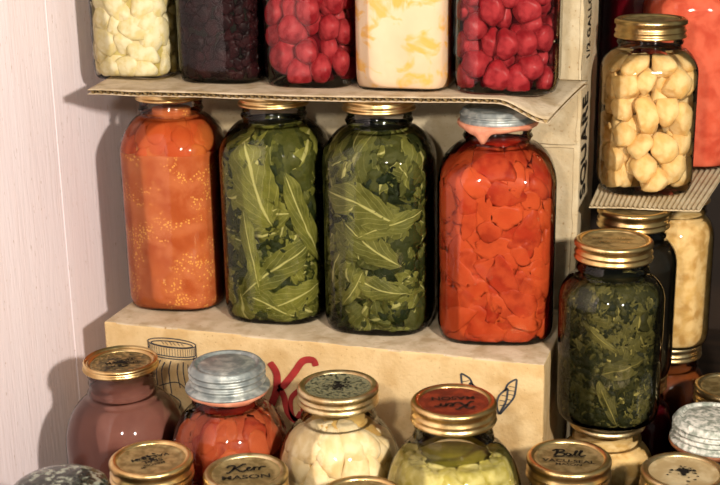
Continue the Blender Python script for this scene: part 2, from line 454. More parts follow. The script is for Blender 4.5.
def lid_blot(disc, sh, seed, r=.011, n=26, off=(0, 0), mat=INK, name='stain'):
    rnd = random.Random(seed); V, F = [], []
    O, A, B, Z = lid_frame(sh)
    for i in range(n):
        rr = abs(rnd.gauss(0, r*.8)); a = rnd.uniform(0, 2*pi); s_ = rnd.uniform(.0006, .0024)*(1.2-min(1, rr/(r*2)))+.0003
        rr = min(rr, .024)
        cx, cy = off[0]+rr*cos(a), off[1]+rr*sin(a); b = len(V)
        for k in range(9):
            q = s_*rnd.uniform(.6, 1.3); V.append(O+A*(cx+q*cos(2*pi*k/9))+B*(cy+q*.8*sin(2*pi*k/9))+Z*(.0003+.00002*i))
        F.append(tuple(range(b, b+9)))
    meshobj(name, V, F, mat, disc, smooth=False)

# ------------------------------------------------------------------ contents
def fill(name, sh, mat, top, label=None, cat=None, parent=None, off=.0012, bump=0.0, bs=60, kind='stuff'):
    ex = None
    if bump: ex = lambda th, z: min(0, bump*(noise.noise(Vector((cos(th)*sh.R*bs, sin(th)*sh.R*bs, z*bs+sh.x*30)))-.35))
    lv = sh.levels(min(top, sh.H-.006))
    if bump:
        k = int(top/.003); lv = [top*i/k for i in range(k+1)]
    V, F = sh.surf(lv, off, 144 if bump else 72, True, ex)
    o = meshobj(name, V, F, mat, parent)
    if parent is None:
        sh.place(o); tag(o, label, cat, None, kind)
    return o
def wrap(sh, th0, z0, s, v, depth, off=.0014, top=None):
    """a point s metres round and v metres up from (th0, z0), depth metres behind the glass"""
    z = max(z0+v, .004); tp = top or sh.zn
    if z > tp: depth = max(0, depth)+(z-tp)*.6; z = tp-(z-tp)*.15
    r0 = max(.02, sh.rad(th0, z))
    th = th0 + s/r0
    return sh.pt(th, z, off+max(0, depth))
ICO = None
def ico():
    global ICO
    if ICO is None:
        import bmesh
        bm = bmesh.new(); bmesh.ops.create_icosphere(bm, subdivisions=3, radius=1)
        ICO = ([v.co.copy() for v in bm.verts], [tuple(v.index for v in f.verts) for f in bm.faces]); bm.free()
    return ICO
def blob(sh, th, z, sx, sy, sd, ang, depth, seed, rough=.18, facet=0.0, top=None, flat=1.0, off=.0014):
    V0, F0 = ico(); V = []
    ca, sa = cos(ang), sin(ang)
    rnd = random.Random(seed)
    planes = [(Vector((rnd.gauss(0, 1), rnd.gauss(0, 1), rnd.gauss(0, .8))).normalized(), rnd.uniform(.55, .85)) for _ in range(int(facet))]
    for c in V0:
        p = c*(1+rough*noise.noise(c*1.3+Vector((seed*3.7, 0, 0)))*1.6+rough*.4*noise.noise(c*3.1+Vector((0, seed*1.9, 0))))
        for n_, d_ in planes:
            e = p.dot(n_)-d_
            if e > 0: p = p-n_*e*.92
        x, y, d = p.x*sx, p.y*sy, p.z*sd
        V.append(wrap(sh, th, z, x*ca-y*sa, x*sa+y*ca, depth+sd*flat+d, off, top))
    return V, F0
def scatter(sh, n, z0, z1, span, mind, seed, tries=9000):
    rnd = random.Random(seed); P = []
    for _ in range(tries):
        if len(P) >= n: break
        a = rnd.uniform(-span, span); z = rnd.uniform(z0, z1)
        if all(math.hypot((a-b)*sh.R, z-c) > mind for b, c in P): P.append((a, z))
    return P
def pieces(name, sh, mat, n, size, z0, z1, label, cat, group, seed=1, span=1.9, mind=None, asp=(1, 1), rough=.18, facet=0, top=None, flat=.62, thick=.8, djit=.003, stem=None, off=.0014):
    """countable pieces pressed against the glass, each an object of its own"""
    rnd = random.Random(seed)
    for i, (a, z) in enumerate(scatter(sh, n, z0, z1, span, mind or size*1.45, seed)):
        s = size*rnd.uniform(.85, 1.15); th = sh.front+a
        ang = rnd.uniform(0, pi); sx, sy = s*rnd.uniform(*asp), s
        V, F = blob(sh, th, z, sx, sy, s*thick, ang, rnd.uniform(0, djit), seed*100+i, rough, facet, top, flat, off+.0002*(i % 7))
        c = sum(V, Vector())/len(V)
        o = meshobj(name, [v-c for v in V], F, mat)
        M = Matrix.Translation((sh.x, sh.y, sh.z)) @ Matrix.Rotation(sh.rot, 4, 'Z')
        o.matrix_world = M @ Matrix.Translation(c)
        tag(o, label, cat, group)
def mass(name, sh, mat, n, size, z0, z1, label, cat, seed=1, asp=(1, 2), rough=.25, facet=2, top=None, thick=.5, flat=.55, djit=.004, leafy=False, big=None, core=None):
    """uncountable chopped stuff as one object"""
    rnd = random.Random(seed); V, F, A, UV = [], [], [], []
    for i in range(n):          # even cover: golden-ratio steps round the jar and up it
        a = ((i*.61803398875) % 1)*2*pi-pi + rnd.uniform(-.15, .15) if i % 3 == 0 else ((i*.754877) % 1)*3.4-1.7 + rnd.uniform(-.15, .15)
        z = z0+(z1-z0)*min(1, max(0, ((i*.5698403) % 1)+rnd.uniform(-.04, .04))); th = sh.front+a; s = size*rnd.uniform(.6, 1.25)
        g = rnd.random()
        if not leafy:
            v, f = blob(sh, th, z, s*rnd.uniform(*asp), s, s*thick, rnd.uniform(0, pi), rnd.uniform(0, djit), seed*100+i, rough, facet, top, flat, .0014+.0003*(i % 9))
            b = len(V); V += v; F += [tuple(b+k for k in q) for q in f]; A += [g]*len(v); UV += [(0, 0)]*len(v)
        else:
            leaf(sh, th, z, s, s*rnd.uniform(1.1, 1.9), rnd.uniform(0, 2*pi), rnd.uniform(0, djit), g, seed*100+i, V, F, A, UV, top)
    for (a, z, wx, hy, ang, g) in (big or []):
        leaf(sh, sh.front+a, z, wx, hy, ang, -.001, g, int(a*100+z*1000), V, F, A, UV, top, .35)
    o = meshobj(name, V, F, mat, None, True, UV, A)
    sh.place(o); tag(o, label, cat, None, 'stuff')
    if core: fill('liquid', sh, core[0], core[1], parent=o, off=core[2])
    return o
def leaf(sh, th, z, wx, hy, ang, depth, g, seed, V, F, A, UV, top, curl=1.0):
    nu, nv = 12, 14; b = len(V); ca, sa = cos(ang), sin(ang)
    sd = Vector((seed*.77 % 50, seed*1.31 % 50, 0))
    for j in range(nv):
        v = j/(nv-1)*2-1
        wv = math.sqrt(max(.02, 1-abs(v)**2.6))
        for i in range(nu):
            u = i/(nu-1)*2-1
            jag = 1+.28*noise.noise(Vector((u*1.2, v*2.6, 0))+sd)+.12*noise.noise(Vector((u, v*8, 3))+sd)
            x, y = u*wx*wv*jag, v*hy*(1+.15*noise.noise(Vector((u*3, 5, 0))+sd))
            fold = noise.noise(Vector((x/wx*1.1, y/wx*1.1, 9))+sd)
            d = depth+.0016+curl*(.013*fold+.006*noise.noise(Vector((x/wx*2.6, y/wx*2.6, 2))+sd))-.0012*math.exp(-(u/.12)**2)
            if curl == 1.0: d = .0010+.0002*(seed % 5)+(d if d > 0 else -.55*d)
            bend = .25*wx*math.sin(v*1.5+seed)
            x2 = x+bend*v
            V.append(wrap(sh, th, z, x2*ca-y*sa, x2*sa+y*ca, d, .0014, top)); A.append(g); UV.append((u*.5+.5, v*.5+.5))
    for j in range(nv-1):
        for i in range(nu-1):
            a = b+j*nu+i; F.append((a, a+1, a+nu+1, a+nu))

# ------------------------------------------------------------------ the setting
FLOOR = -.24
XW = -.297
V, F = [], []
seams = [-1.5, -1.34, -1.18, -1.02, -.86, -.70, -.54, -.375, -.19, -.008, .18, .37, .55, .74]
for a, b in zip(seams[:-1], seams[1:]):
    g = .0007
    n = len(V)
    # a board with eased long edges
    sec = [(XW-.02, a+g), (XW-.0006, a+g), (XW, a+g+.0006), (XW, b-g-.0006), (XW-.0006, b-g), (XW-.02, b-g)]
    for z in (-.30, 1.2):
        for x, y in sec: V.append((x, y, z))
    for i in range(6):
        F.append((n+i, n+(i+1) % 6, n+6+(i+1) % 6, n+6+i))
    F.append(tuple(n+i for i in range(5, -1, -1))); F.append(tuple(n+6+i for i in range(6)))
box_geo(XW-.03, XW-.012, -1.5, .74, -.30, 1.2, V, F)
o = meshobj('wall_left', V, F, WALL, smooth=False); o['kind'] = 'structure'
V, F = [], []; box_geo(XW-.03, 1.6, .74, .78, -.30, 1.2, V, F)
o = meshobj('wall_back', V, F, WOOD, smooth=False); o['kind'] = 'structure'
V, F = [], []; box_geo(XW-.03, 1.6, -1.5, .78, FLOOR-.03, FLOOR, V, F)
o = meshobj('floor', V, F, WOOD, smooth=False); o['kind'] = 'structure'

# ------------------------------------------------------------------ cardboard boxes
def soft_box(name, x0, x1, y0, y1, z0, z1, mat, seed, wob=.0018, r=.003):
    """a worn carton: rounded edges and slightly bowed faces"""
    import bmesh
    bm = bmesh.new(); bmesh.ops.create_cube(bm, size=1)
    for v in bm.verts:
        v.co = Vector((x0 if v.co.x < 0 else x1, y0 if v.co.y < 0 else y1, z0 if v.co.z < 0 else z1))
    bmesh.ops.bevel(bm, geom=bm.edges[:], offset=r, segments=3, affect='EDGES', profile=.6)
    for ax in range(3):
        lo, hi = ((x0, x1), (y0, y1), (z0, z1))[ax]
        k = int((hi-lo)/.014)
        for i in range(1, k):
            p = [0, 0, 0]; p[ax] = lo+(hi-lo)*i/k; n_ = [0, 0, 0]; n_[ax] = 1
            bmesh.ops.bisect_plane(bm, geom=bm.verts[:]+bm.edges[:]+bm.faces[:], plane_co=p, plane_no=n_)
    for v in bm.verts:
        c = v.co
        inset = min(c.z-z0, z1-c.z, .02)/.02
        d = wob*noise.noise(c*14+Vector((seed, 0, 0)))+wob*.5*noise.noise(c*45+Vector((seed, 0, 0)))
        if abs(c.y-y0) < .001: c.y += abs(d)*1.0
        if abs(c.x-x1) < .001: c.x -= abs(d)*1.0
        if abs(c.z-z1) < .001: c.z -= abs(d)*.5
        if abs(c.z-z1) < .004 and (abs(c.y-y0) < .004 or abs(c.x-x1) < .004): c.z -= abs(noise.noise(c*70))*.002
    bmesh.ops.recalc_face_normals(bm, faces=bm.faces[:])
    me = bpy.data.meshes.new(name); bm.to_mesh(me); bm.free(); me.materials.append(mat)
    me.polygons.foreach_set('use_smooth', [True]*len(me.polygons))
    return link(bpy.data.objects.new(name, me))

BY = -.047
low = soft_box('cardboard_box', -.237, .232, BY, .112, FLOOR, 0, CARD, 3)
low.data.materials.append(CARD_TOP)
for p in low.data.polygons:
    if p.normal.z > .6: p.material_index = 1
tag(low, 'low tan cardboard box with printed jar drawing and red script, under the middle row', 'cardboard box')
tall = soft_box('cardboard_carton', -.20, .236, .122, .24, FLOOR, .62, CARD_PALE, 8, .003)
tag(tall, 'tall upright pale cardboard carton behind the jars, with black SQUARE lettering on its side', 'cardboard box')
# worn flap folded down the carton's front edge, with its torn horizontal seam
V, F = [], []
def sheet_strip(x0, x1, z0, z1, y, seed):
    nx, nz = 6, 30; b = len(V)
    for side in (0, .003):
        for j in range(nz+1):
            for i in range(nx+1):
                x = x0+(x1-x0)*i/nx; z = z0+(z1-z0)*j/nz
                e = .0015*noise.noise(Vector((x*60+seed, z*40, side)))
                V.append((x+(.002*noise.noise(Vector((z*50, seed, 0))) if i in (0, nx) else 0), y-side-e, z+(.002*noise.noise(Vector((x*80, seed, 1))) if j in (0, nz) else 0)))
    m = (nx+1)*(nz+1)
    for j in range(nz):
        for i in range(nx):
            a = b+j*(nx+1)+i; F.append((a, a+1, a+nx+2, a+nx+1)); F.append((a+m, a+m+nx+1, a+m+nx+2, a+m+1))
    for j in range(nz):
        for i in (0, nx):
            a = b+j*(nx+1)+i; F.append((a, a+nx+1, a+m+nx+1, a+m))
    for i in range(nx):
        for j in (0, nz):
            a = b+j*(nx+1)+i; F.append((a, a+1, a+m+1, a+m))
sheet_strip(.150, .232, .178, .60, .1205, 1)
sheet_strip(.150, .230, -.10, .174, .1205, 5)
meshobj('flap', V, F, CARD_PALE, tall, smooth=False)
# lettering up the side of the tall carton
fr = lambda y, z: (Vector((.2362, y, z)), Vector((0, 0, 1)), Vector((0, -1, 0)), Vector((1, 0, 0)))
text_mesh('square_lettering', 'SQUARE', .026, INK, tall, fr(.152, .170), 1.10, 2.1, 1.05)
text_mesh('gallon_lettering', '1/2 GALLON', .012, INK, tall, fr(.160, .30), 1.15, 2.6, 1.05)

# printing on the low box front
def P(x, y):
    q = on_y(x, y, BY); return (q.x, q.z)
FRB = (Vector((0, BY, 0)), Vector((1, 0, 0)), Vector((0, 0, 1)), Vector((0, -1, 0)))
FRB = (Vector((0, BY-.0004, 0)),) + FRB[1:]
st = []
cx, cz = P(172, 343); rx, rz = .0275, .0052
ell = lambda cx, cz, rx, rz, a0, a1, k=24: [(cx+rx*cos(a0+(a1-a0)*i/k), cz+rz*sin(a0+(a1-a0)*i/k)) for i in range(k+1)]
st += [ell(cx, cz, rx, rz, 0, 2*pi), ell(cx, cz-.0012, rx*.86, rz*.62, 0, 2*pi), ell(cx, cz-.0100, rx, rz, pi, 2*pi), ell(cx, cz-.0125, rx, rz, pi, 2*pi)]
st += [[(cx-rx, cz), (cx-rx, cz-.0125)], [(cx+rx, cz), (cx+rx, cz-.0125)]]
for i in range(27):
    a = pi+pi*(i+.5)/27; st.append(([(cx+rx*cos(a), cz+rz*sin(a)-.001), (cx+rx*cos(a), cz+rz*sin(a)-.0095)], .0009))
for i in range(6):
    st.append(([(cx-.012+i*.0045, cz+.0018-.001*(i % 2)), (cx-.009+i*.0045, cz-.0022)], .0012))
st += [[(cx-rx*.9, cz-.013), (cx-rx*.85, cz-.022), (cx-rx*1.1, cz-.034), (cx-rx*1.15, cz-.12)], [(cx+rx*.9, cz-.013), (cx+rx*.85, cz-.022), (cx+rx*1.1, cz-.034), (cx+rx*1.15, cz-.12)]]
for i, dx in enumerate((-.014, -.009, -.002, .006, .012, .017)):
    st.append(([(cx+dx, cz-.020-.002*(i % 2)), (cx+dx*1.2-.003, cz-.033), (cx+dx*1.3-.001, cz-.05-.004*(i % 3))], .0013))
st.append(([(cx-.018, cz-.05), (cx+.004, cz-.044), (cx+.02, cz-.058)], .0011)); st.append(([(cx-.006, cz-.058), (cx+.006, cz-.066), (cx+.001, cz-.078)], .0013))
ribbons('printed_jar_drawing', st, .0012, INK_BLUE, low, FRB)
red = [([P(*p) for p in [(316,366),(313,360),(303,361),(294,373),(284,385),(279,388)]], .0058),
       ([P(*p) for p in [(270,362),(277,374),(276,392),(268,412),(262,420)]], .0062),
       ([P(*p) for p in [(279,388),(284,396),(288,412),(296,420),(302,412)]], .0056),
       ([P(*p) for p in [(302,412),(310,396),(306,389),(298,391),(291,400),(294,418),(308,420),(320,405)]], .0042),
       ([P(*p) for p in [(320,405),(327,392),(330,402),(324,424)]], .0042), ([P(*p) for p in [(328,408),(338,396),(346,400)]], .0042),
       ([P(*p) for p in [(350,396),(352,408),(347,428)]], .0042), ([P(*p) for p in [(350,412),(360,399),(368,403)]], .0042)]
red = [(a_, w_*1.25) for a_, w_ in red]
ribbons('red_script_print', red, .005, INK_RED, low, FRB)
wing = [[(499,414),(497,405),(499,396),(505,390),(508,388)], [(508,388),(507,398),(504,406),(499,414)],
        [(505,391),(508,384),(514,380),(517,379)], [(517,379),(516,388),(514,397),(508,405),(500,414)]]
hatch = [[(500,400),(505,401)], [(500,405),(504,405)], [(502,395),(507,396)], [(509,386),(515,387)], [(508,390),(515,391)], [(508,394),(514,395)], [(507,399),(512,400)], [(505,404),(510,404)]]
wst = []
for m_ in (1, -1):
    f_ = (lambda p: p) if m_ == 1 else (lambda p: (978-p[0], p[1]-5.6))
    wst += [([P(*f_(p)) for p in s_], .0015) for s_ in wing] + [([P(*f_(p)) for p in s_], .0010) for s_ in hatch]
wst.append(([P(*p) for p in [(481,404),(485,412),(489,414),(493,413),(497,408)]], .0014))
wst = [(a_, w_*1.25) for a_, w_ in wst]
ribbons('printed_wings', wst, .0012, INK_BLUE, low, FRB)

# ------------------------------------------------------------------ corrugated sheets
def corrugated(name, corners, zf, label, edge_front, pitch=.0078, thick=.0042, ribs=False, single=False, mat=CARD_TOP):
    """corners: (x,y) front-left, front-right, back-right, back-left; zf(u,v) height of the underside"""
    (ax, ay), (bx, by), (cx_, cy_), (dx, dy) = corners
    def at(u, v):
        x = (ax*(1-u)+bx*u)*(1-v)+(dx*(1-u)+cx_*u)*v
        y = (ay*(1-u)+by*u)*(1-v)+(dy*(1-u)+cy_*u)*v
        y += (edge_front(u) if v < 1 else 0)*(1-v)
        return x, y, zf(u, v)
    root = bpy.data.objects.new(name, None); link(root); tag(root, label, 'cardboard sheet')
    length = math.hypot(bx-ax, by-ay)
    nu, nv = 90, 16
    for nm, z0 in (('top_liner', thick), ('bottom_liner', 0)):
        if single and nm == 'top_liner': continue
        V, F = [], []
        for s_ in (0, .0005):
            for j in range(nv+1):
                for i in range(nu+1):
                    x, y, z = at(i/nu, j/nv)
                    if nm == 'top_liner': y += 0.0
                    V.append((x, y, z+z0+s_))
        m = (nu+1)*(nv+1)
        for j in range(nv):
            for i in range(nu):
                a = j*(nu+1)+i; F.append((a, a+nu+1, a+nu+2, a+1)); F.append((a+m, a+m+1, a+m+nu+2, a+m+nu+1))
        for i in range(nu):
            F.append((i, i+1, i+1+m, i+m)); a = nv*(nu+1)+i; F.append((a, a+m, a+m+1, a+1))
        for j in range(nv):
            a = j*(nu+1); F.append((a, a+m, a+m+nu+1, a+nu+1)); a += nu; F.append((a, a+nu+1, a+m+nu+1, a+m))
        meshobj(nm, V, F, mat, root)
    # the waved paper between the liners
    V, F = [], []
    k = int(length/pitch)*10; amp = (thick-.0006)/2
    for j in range(nv+1):
        for i in range(k+1):
            x, y, z = at(i/k, j/nv*.995+.0025)
            ph = 2*pi*(i/10)
            V.append((x, y, z+thick/2+.0002+amp*sin(ph)))
    for j in range(nv):
        for i in range(k):
            a = j*(k+1)+i; F.append((a, a+k+1, a+k+2, a+1))
    meshobj('fluting', V, F, CARD_EDGE if not ribs else mat, root)
    return root
def z_up(u, v):
    z = .2422 + .0003*sin(u*7+1)*(1-v)
    z -= .016*smooth(.89, 1.0, u)*(1-v)**1.3*1.15
    z += .001*smooth(.12, 0, u)
    return z
ef = lambda u: .0022*sin(u*9)+.0025*noise.noise(Vector((u*14, 0, 0)))
corrugated('corrugated_sheet', [(-.232, -.052), (.222, -.004), (.243, .110), (-.262, .112)], z_up,
           'long corrugated cardboard shelf between the middle row and the top row of jars', ef)
z_r = lambda u, v: .1182 + .003*v*0 + .0005*sin(u*6)
corrugated('corrugated_sheet', [(.2505, .094), (.360, .108), (.400, .47), (.2440, .47)], z_r,
           'small ribbed cardboard sheet under the jar of potatoes at the right', lambda u: .002*noise.noise(Vector((u*12, 3, 0))), pitch=.0046, thick=.0032, ribs=True, single=True, mat=CARD_PALE)

# ------------------------------------------------------------------ middle row: four half-gallon jars
RY = .030
# orange
s = Shape(-.1885, .046, 0, .2412, .0535, 3.0, .040, radians(8))
r = jar('preserve_jar', 'tall jar of orange tomato pulp with seeds and gold lid, leftmost in the middle row', s); gold_lid(r, s)
o = mass('orange_tomatoes', s, ORANGE_CH, 40, .0165, .168, .200, 'orange tomato pulp speckled with yellow seeds, in the leftmost middle jar', 'preserves', 11, (1, 1.3), .15, 1, s.zn-.0005, .8, core=(ORANGE, s.zn+.006, .012))
fill('seedy_pulp', s, ORANGE, .172, parent=o)
# collards
s = Shape(-.0685, .038, 0, .2412, .0552, 3.0, .036, radians(6))
r = jar('preserve_jar', 'tall jar of collard greens with one broad veined leaf, second in the middle row', s); gold_lid(r, s)
mass('collard_greens', s, LEAF1, 150, .0215, .008, .190, 'collard greens with a broad pale-ribbed leaf, beside the orange jar', 'preserves', core=(DKGREEN, s.zn-.004, .015), seed=21, leafy=True, top=s.zn, djit=.011,
     big=[(-.42, .150, .024, .044, .35, .92), (-.15, .060, .016, .045, -.9, .75), (.45, .112, .012, .052, .4, .85), (-.55, .080, .008, .045, .15, .95), (.25, .030, .014, .034, 1.9, .9), (-.2, .022, .014, .03, 1.2, .8)])
s = Shape(.0455, .035, 0, .2412, .0562, 3.0, .036, radians(6))
r = jar('preserve_jar', 'tall jar of darker chopped collard greens, beside the red jar in the middle row', s); gold_lid(r, s)
mass('collard_greens', s, LEAF2, 170, .0200, .008, .190, 'dark chopped collard greens packed in the third middle jar, next to the red jar', 'preserves', core=(DKGREEN, s.zn-.004, .015), seed=22, leafy=True, top=s.zn, djit=.011,
     big=[(-.35, .138, .018, .038, 1.2, .85), (.15, .118, .010, .036, -1.2, .95), (-.2, .095, .014, .034, .9, .8), (-.5, .050, .007, .022, 2.6, 1.0), (0, .050, .012, .028, 1.3, .85)])
# red peppers / tomatoes
s = Shape(.1655, .041, 0, .2300, .0585, 3.6, .040, radians(12))
r = jar('preserve_jar', 'tall jar of red tomato slices with a grey zinc cap, rightmost in the middle row', s); zinc_lid(r, s, R=.0365, h=.013, drip=True, flare=.001, ringlabel='salmon-coloured sealing ring with a drip')
mass('tomato_slices', s, TOM, 270, .0155, .010, .183, 'red and orange tomato slices packed in the zinc-capped jar of the middle row', 'preserves', core=(TOM_D, s.zn+.001, .010), seed=31, asp=(1.1, 1.9), rough=.3, facet=4, top=s.zn, thick=.38, flat=.2, djit=.006)

# ------------------------------------------------------------------ top row on the cardboard shelf
TZ = .2467
s = Shape(-.2245, .054, TZ, .178, .0450, 3.4, .03, radians(5))
r = jar('preserve_jar', 'jar of pale yellow parsnip chunks, leftmost on the cardboard shelf', s); gold_lid(r, s)
fill('liquid', s, CAULI_L, s.zn, parent=r, off=.009)
pieces('parsnip_chunk', s, CAULI, 60, .0135, .008, .14, 'pale yellow parsnip chunk in the leftmost jar on the top shelf', 'parsnip', 'parsnip chunks in the top left jar', 41, 1.9, .0165, (1, 1.6), .2, 4, s.zn)
s = Shape(-.1240, .055, TZ, .178, .0472, 3.2, .03, radians(4))
r = jar('preserve_jar', 'jar of near-black blackberries beside the pale yellow jar on the top shelf', s); gold_lid(r, s)
mass('blackberries', s, BERRY, 520, .0066, .006, .14, 'near-black blackberries packed in the dark jar on the top shelf', 'preserves', 42, (1, 1.2), .3, 0, s.zn, .9, djit=.003, core=(BLACK_FILL, s.zn, .006))
s = Shape(-.0265, .053, TZ, .178, .0478, 3.4, .03, radians(3))
r = jar('preserve_jar', 'jar of red crab apples between the blackberries and the white jar, top shelf', s); gold_lid(r, s)
fill('liquid', s, RED_DARK, s.zn, parent=r, off=.026)
pieces('crab_apple', s, RED_APPLE, 34, .0148, .012, .14, 'red crab apple in the jar between the blackberries and the white jar', 'fruit', 'crab apples in the middle red jar', 43, 1.9, .0225, (1, 1.1), .10, 0, s.zn, .85, .9)
pieces('crab_apple', s, RED_APPLE, 34, .0150, .020, .14, 'red crab apple in the jar between the blackberries and the white jar', 'fruit', 'crab apples in the middle red jar', 143, 1.7, .0215, (1, 1.2), .12, 0, s.zn, 1.5, .9, .004)
s = Shape(.0712, .055, TZ, .178, .0484, 4.5, .03, radians(2))
r = jar('preserve_jar', 'jar of creamy white fill with yellow blotches, between two red jars, top shelf', s); gold_lid(r, s)
fill('cream_preserve', s, CREAM, s.zn, 'creamy white preserve with yellow blotches, between the two red top jars', 'preserves', off=.0012)
s = Shape(.1720, .057, TZ, .178, .0505, 4.0, .03, radians(5))
r = jar('preserve_jar', 'jar of red beets in dark syrup, rightmost on the cardboard shelf', s); gold_lid(r, s)
fill('liquid', s, RED_DARK, s.zn, parent=r, off=.026)
pieces('beet', s, RED_BEET, 40, .0132, .012, .14, 'small round beet in the rightmost jar on the cardboard shelf', 'vegetable', 'beets in the right-hand red jar', 44, 1.9, .0195, (1, 1.25), .15, 0, s.zn, .7, .9)
pieces('beet', s, RED_BEET, 40, .0140, .020, .14, 'small round beet in the rightmost jar on the cardboard shelf', 'vegetable', 'beets in the right-hand red jar', 144, 1.7, .0195, (1, 1.25), .15, 0, s.zn, 1.5, .9, .004)

# ------------------------------------------------------------------ front row by the low box
FH = -FLOOR
s = Shape(-.1772, -.1256, FLOOR, FH-.008, .0600, 2.0, .050, 0, neck=.036)
r = jar('preserve_jar', 'round jar of brown plum puree, beside the white wall', s)
d = gold_lid(r, s, GOLD, DISC_DARK, h=.006, disclabel='tarnished lid disc with smudged print')
lid_print(d, s, None, [('MASON', .0075, .004, 1.1), ('SELF SEALING', .0052, -.005, 1.05)], .3); lid_blot(d, s, 5, .012, 40)
fill('plum_puree', s, PLUM, s.zn+.009, 'smooth brown plum puree in the round jar beside the white wall', 'preserves')
s = Shape(-.0540, -.1460, FLOOR, FH+.012, .0575, 2.0, .052, 0, neck=.044)
r = jar('preserve_jar', 'round jar of dark red tomatoes under a grey zinc cap, beside the plum puree', s)
zinc_lid(r, s, R=.0355, h=.025, flare=.005, drip=False, ringlabel='salmon-coloured rubber sealing ring')
mass('tomato_pieces', s, TOM2, 150, .0150, .06, s.zn-.006, 'dark red tomato pieces in the round zinc-capped jar in front of the box', 'preserves', core=(TOM2_D, s.zn, .010), seed=51, asp=(1, 1.5), rough=.25, facet=4, top=s.zn, thick=.5, flat=.3)
s = Shape(.0628, -.1650, FLOOR, FH+.010, .0582, 2.0, .056, 0, neck=.036)
r = jar('preserve_jar', 'round jar of pale pear pieces with a gold lid, in front of the box centre', s)
d = gold_lid(r, s, GOLD_DULL, DISC_GREEN, h=.016, disclabel='mottled grey-green lid disc'); lid_blot(d, s, 9, .013, 46)
fill('liquid', s, PEACH_L, s.zn+.004, parent=r, off=.008)
pieces('pear_piece', s, PEACH, 64, .0190, .07, s.zn-.010, 'pale cream pear piece in the round jar in front of the box centre', 'fruit', 'pear pieces in the round centre jar', 52, 1.9, .0180, (.9, 1.4), .15, 4, s.zn+.006, .7, .7)
s = Shape(.1770, -.1925, FLOOR, FH+.020, .0596, 2.0, .048, 0, neck=.040, rn=.0335)
r = jar('preserve_jar', 'jar of yellow-green cucumber pickles with a red disc in its gold lid', s)
d = gold_lid(r, s, GOLD, DISC_RED, R=.0362, h=.018, disclabel='red enamelled lid disc with black print')
lid_print(d, s, SCRIPT_KERR, [('MASON', .0095, -.0070, 1.15)], pi+.1)
fill('liquid', s, PICKLE_L, s.zn-.016, parent=r, off=.016)
pieces('pickle_slice', s, PICKLE, 120, .0185, .05, s.zn-.013, 'yellow-green cucumber pickle slice in the jar with the red-disc lid', 'pickle', 'cucumber slices in the pickle jar', 53, 1.9, .0110, (.7, 1.1), .12, 1, s.zn-.010, .30, .5, .010)

# ------------------------------------------------------------------ foremost lids at the bottom edge
def front_quart(name, label, x, y, ztop, fillmat, fname, flabel, cat, sq=2.0, R=.0430, **kw):
    s = Shape(x, y, FLOOR, ztop-FLOOR, R, sq, .030, 0, **kw)
    r = jar(name, label, s)
    fill(fname, s, fillmat, s.zn+.002, flabel, cat)
    return s, r
s, r = front_quart('preserve_jar', 'gold-lidded jar of yellow fruit at the bottom edge, in front of the plum puree', -.0810, -.2590, -.0365, mat_mix('yellow_fruit', [srgb(226,160,40), srgb(206,132,30)], 40, .4), 'yellow_fruit', 'yellow fruit under the gold lid in front of the plum puree', 'preserves')
d = gold_lid(r, s, GOLD, DISC_GOLD, h=.019); lid_print(d, s, None, [('VACUUM', .0075, -.004, 1.1), ('SEAL', .0080, .004, 1.1), ('MASON', .0050, .0105, 1.1)], pi+.25); lid_blot(d, s, 3, .012, 18)
s, r = front_quart('preserve_jar', 'jar with script and MASON on its dull gold lid, before the zinc-capped tomatoes', .0056, -.2510, -.042, BROWN, 'brown_preserve', 'brown preserve under the dull gold MASON lid', 'preserves')
d = gold_lid(r, s, GOLD_DULL, DISC_GOLD, h=.017); lid_print(d, s, SCRIPT_KERR, [('MASON', .0098, -.0085, 1.25)])
s, r = front_quart('preserve_jar', 'jar showing only its gold lid rim at the bottom edge, in front of the pears', .1195, -.2780, -.0355, CREAM2, 'pale_preserve', 'pale preserve under the lid rim at the bottom edge', 'preserves')
d = gold_lid(r, s, GOLD, DISC_GOLD)
s, r = front_quart('preserve_jar', 'jar with black script over MASON on its gold lid, right of the pickles', .2705, -.143, -.045, PICKLE_L, 'olive_preserve', 'olive preserve under the gold lid right of the pickles', 'preserves', R=.0445)
d = gold_lid(r, s, GOLD, DISC_GOLD, h=.019, R=.0368); lid_print(d, s, SCRIPT_BALL, [('VACU-SEAL', .0078, -.0065, 1.15), ('MASON', .0058, -.0130, 1.15)])
s, r = front_quart('preserve_jar', 'jar with a black stain on its pale worn lid, at the bottom right', .370, -.142, -.046, BROWN, 'dark_preserve', 'dark preserve under the stained pale lid at the bottom right', 'preserves')
d = gold_lid(r, s, GOLD_DULL, DISC_BEIGE, disclabel='pale worn lid disc with black stain'); lid_blot(d, s, 17, .0055, 46, (0, .002)); lid_blot(d, s, 18, .016, 24)
# dark glass-topped jar at the bottom left corner
s = Shape(-.1250, -.3395, FLOOR, .214, .0465, 2.0, .028, 0, rn=.036)
r = jar('preserve_jar', 'jar with a dark mottled glass lid in the bottom left corner', s, GLASS_G)
T = s.H; RR = .040
MARB = mat_mix('mottled_dark_lid', [srgb(44,50,42), srgb(150,156,140), srgb(30,34,30)], 105, .18, .2, .6, 90, lo=.45, hi=.56)
lathe('glass_lid', [(RR-.002, T-.014), (RR, T-.013), (RR+.0006, T-.008), (RR-.001, T-.004), (RR-.006, T-.001), (RR-.014, T+.0015), (RR-.026, T+.003)], MARB, r, 96, cap=True)
fill('dark_preserve', s, BLACK_FILL, s.zn, 'dark preserve under the mottled glass lid at the bottom left', 'preserves')

# ------------------------------------------------------------------ right-hand stack
def z_jar(x, y, z, H, R, n, sh_, label, **kw):
    s = Shape(x, y, z, H, R, n, sh_, 0, **kw); return s, jar('preserve_jar', label, s)
QT = -.062
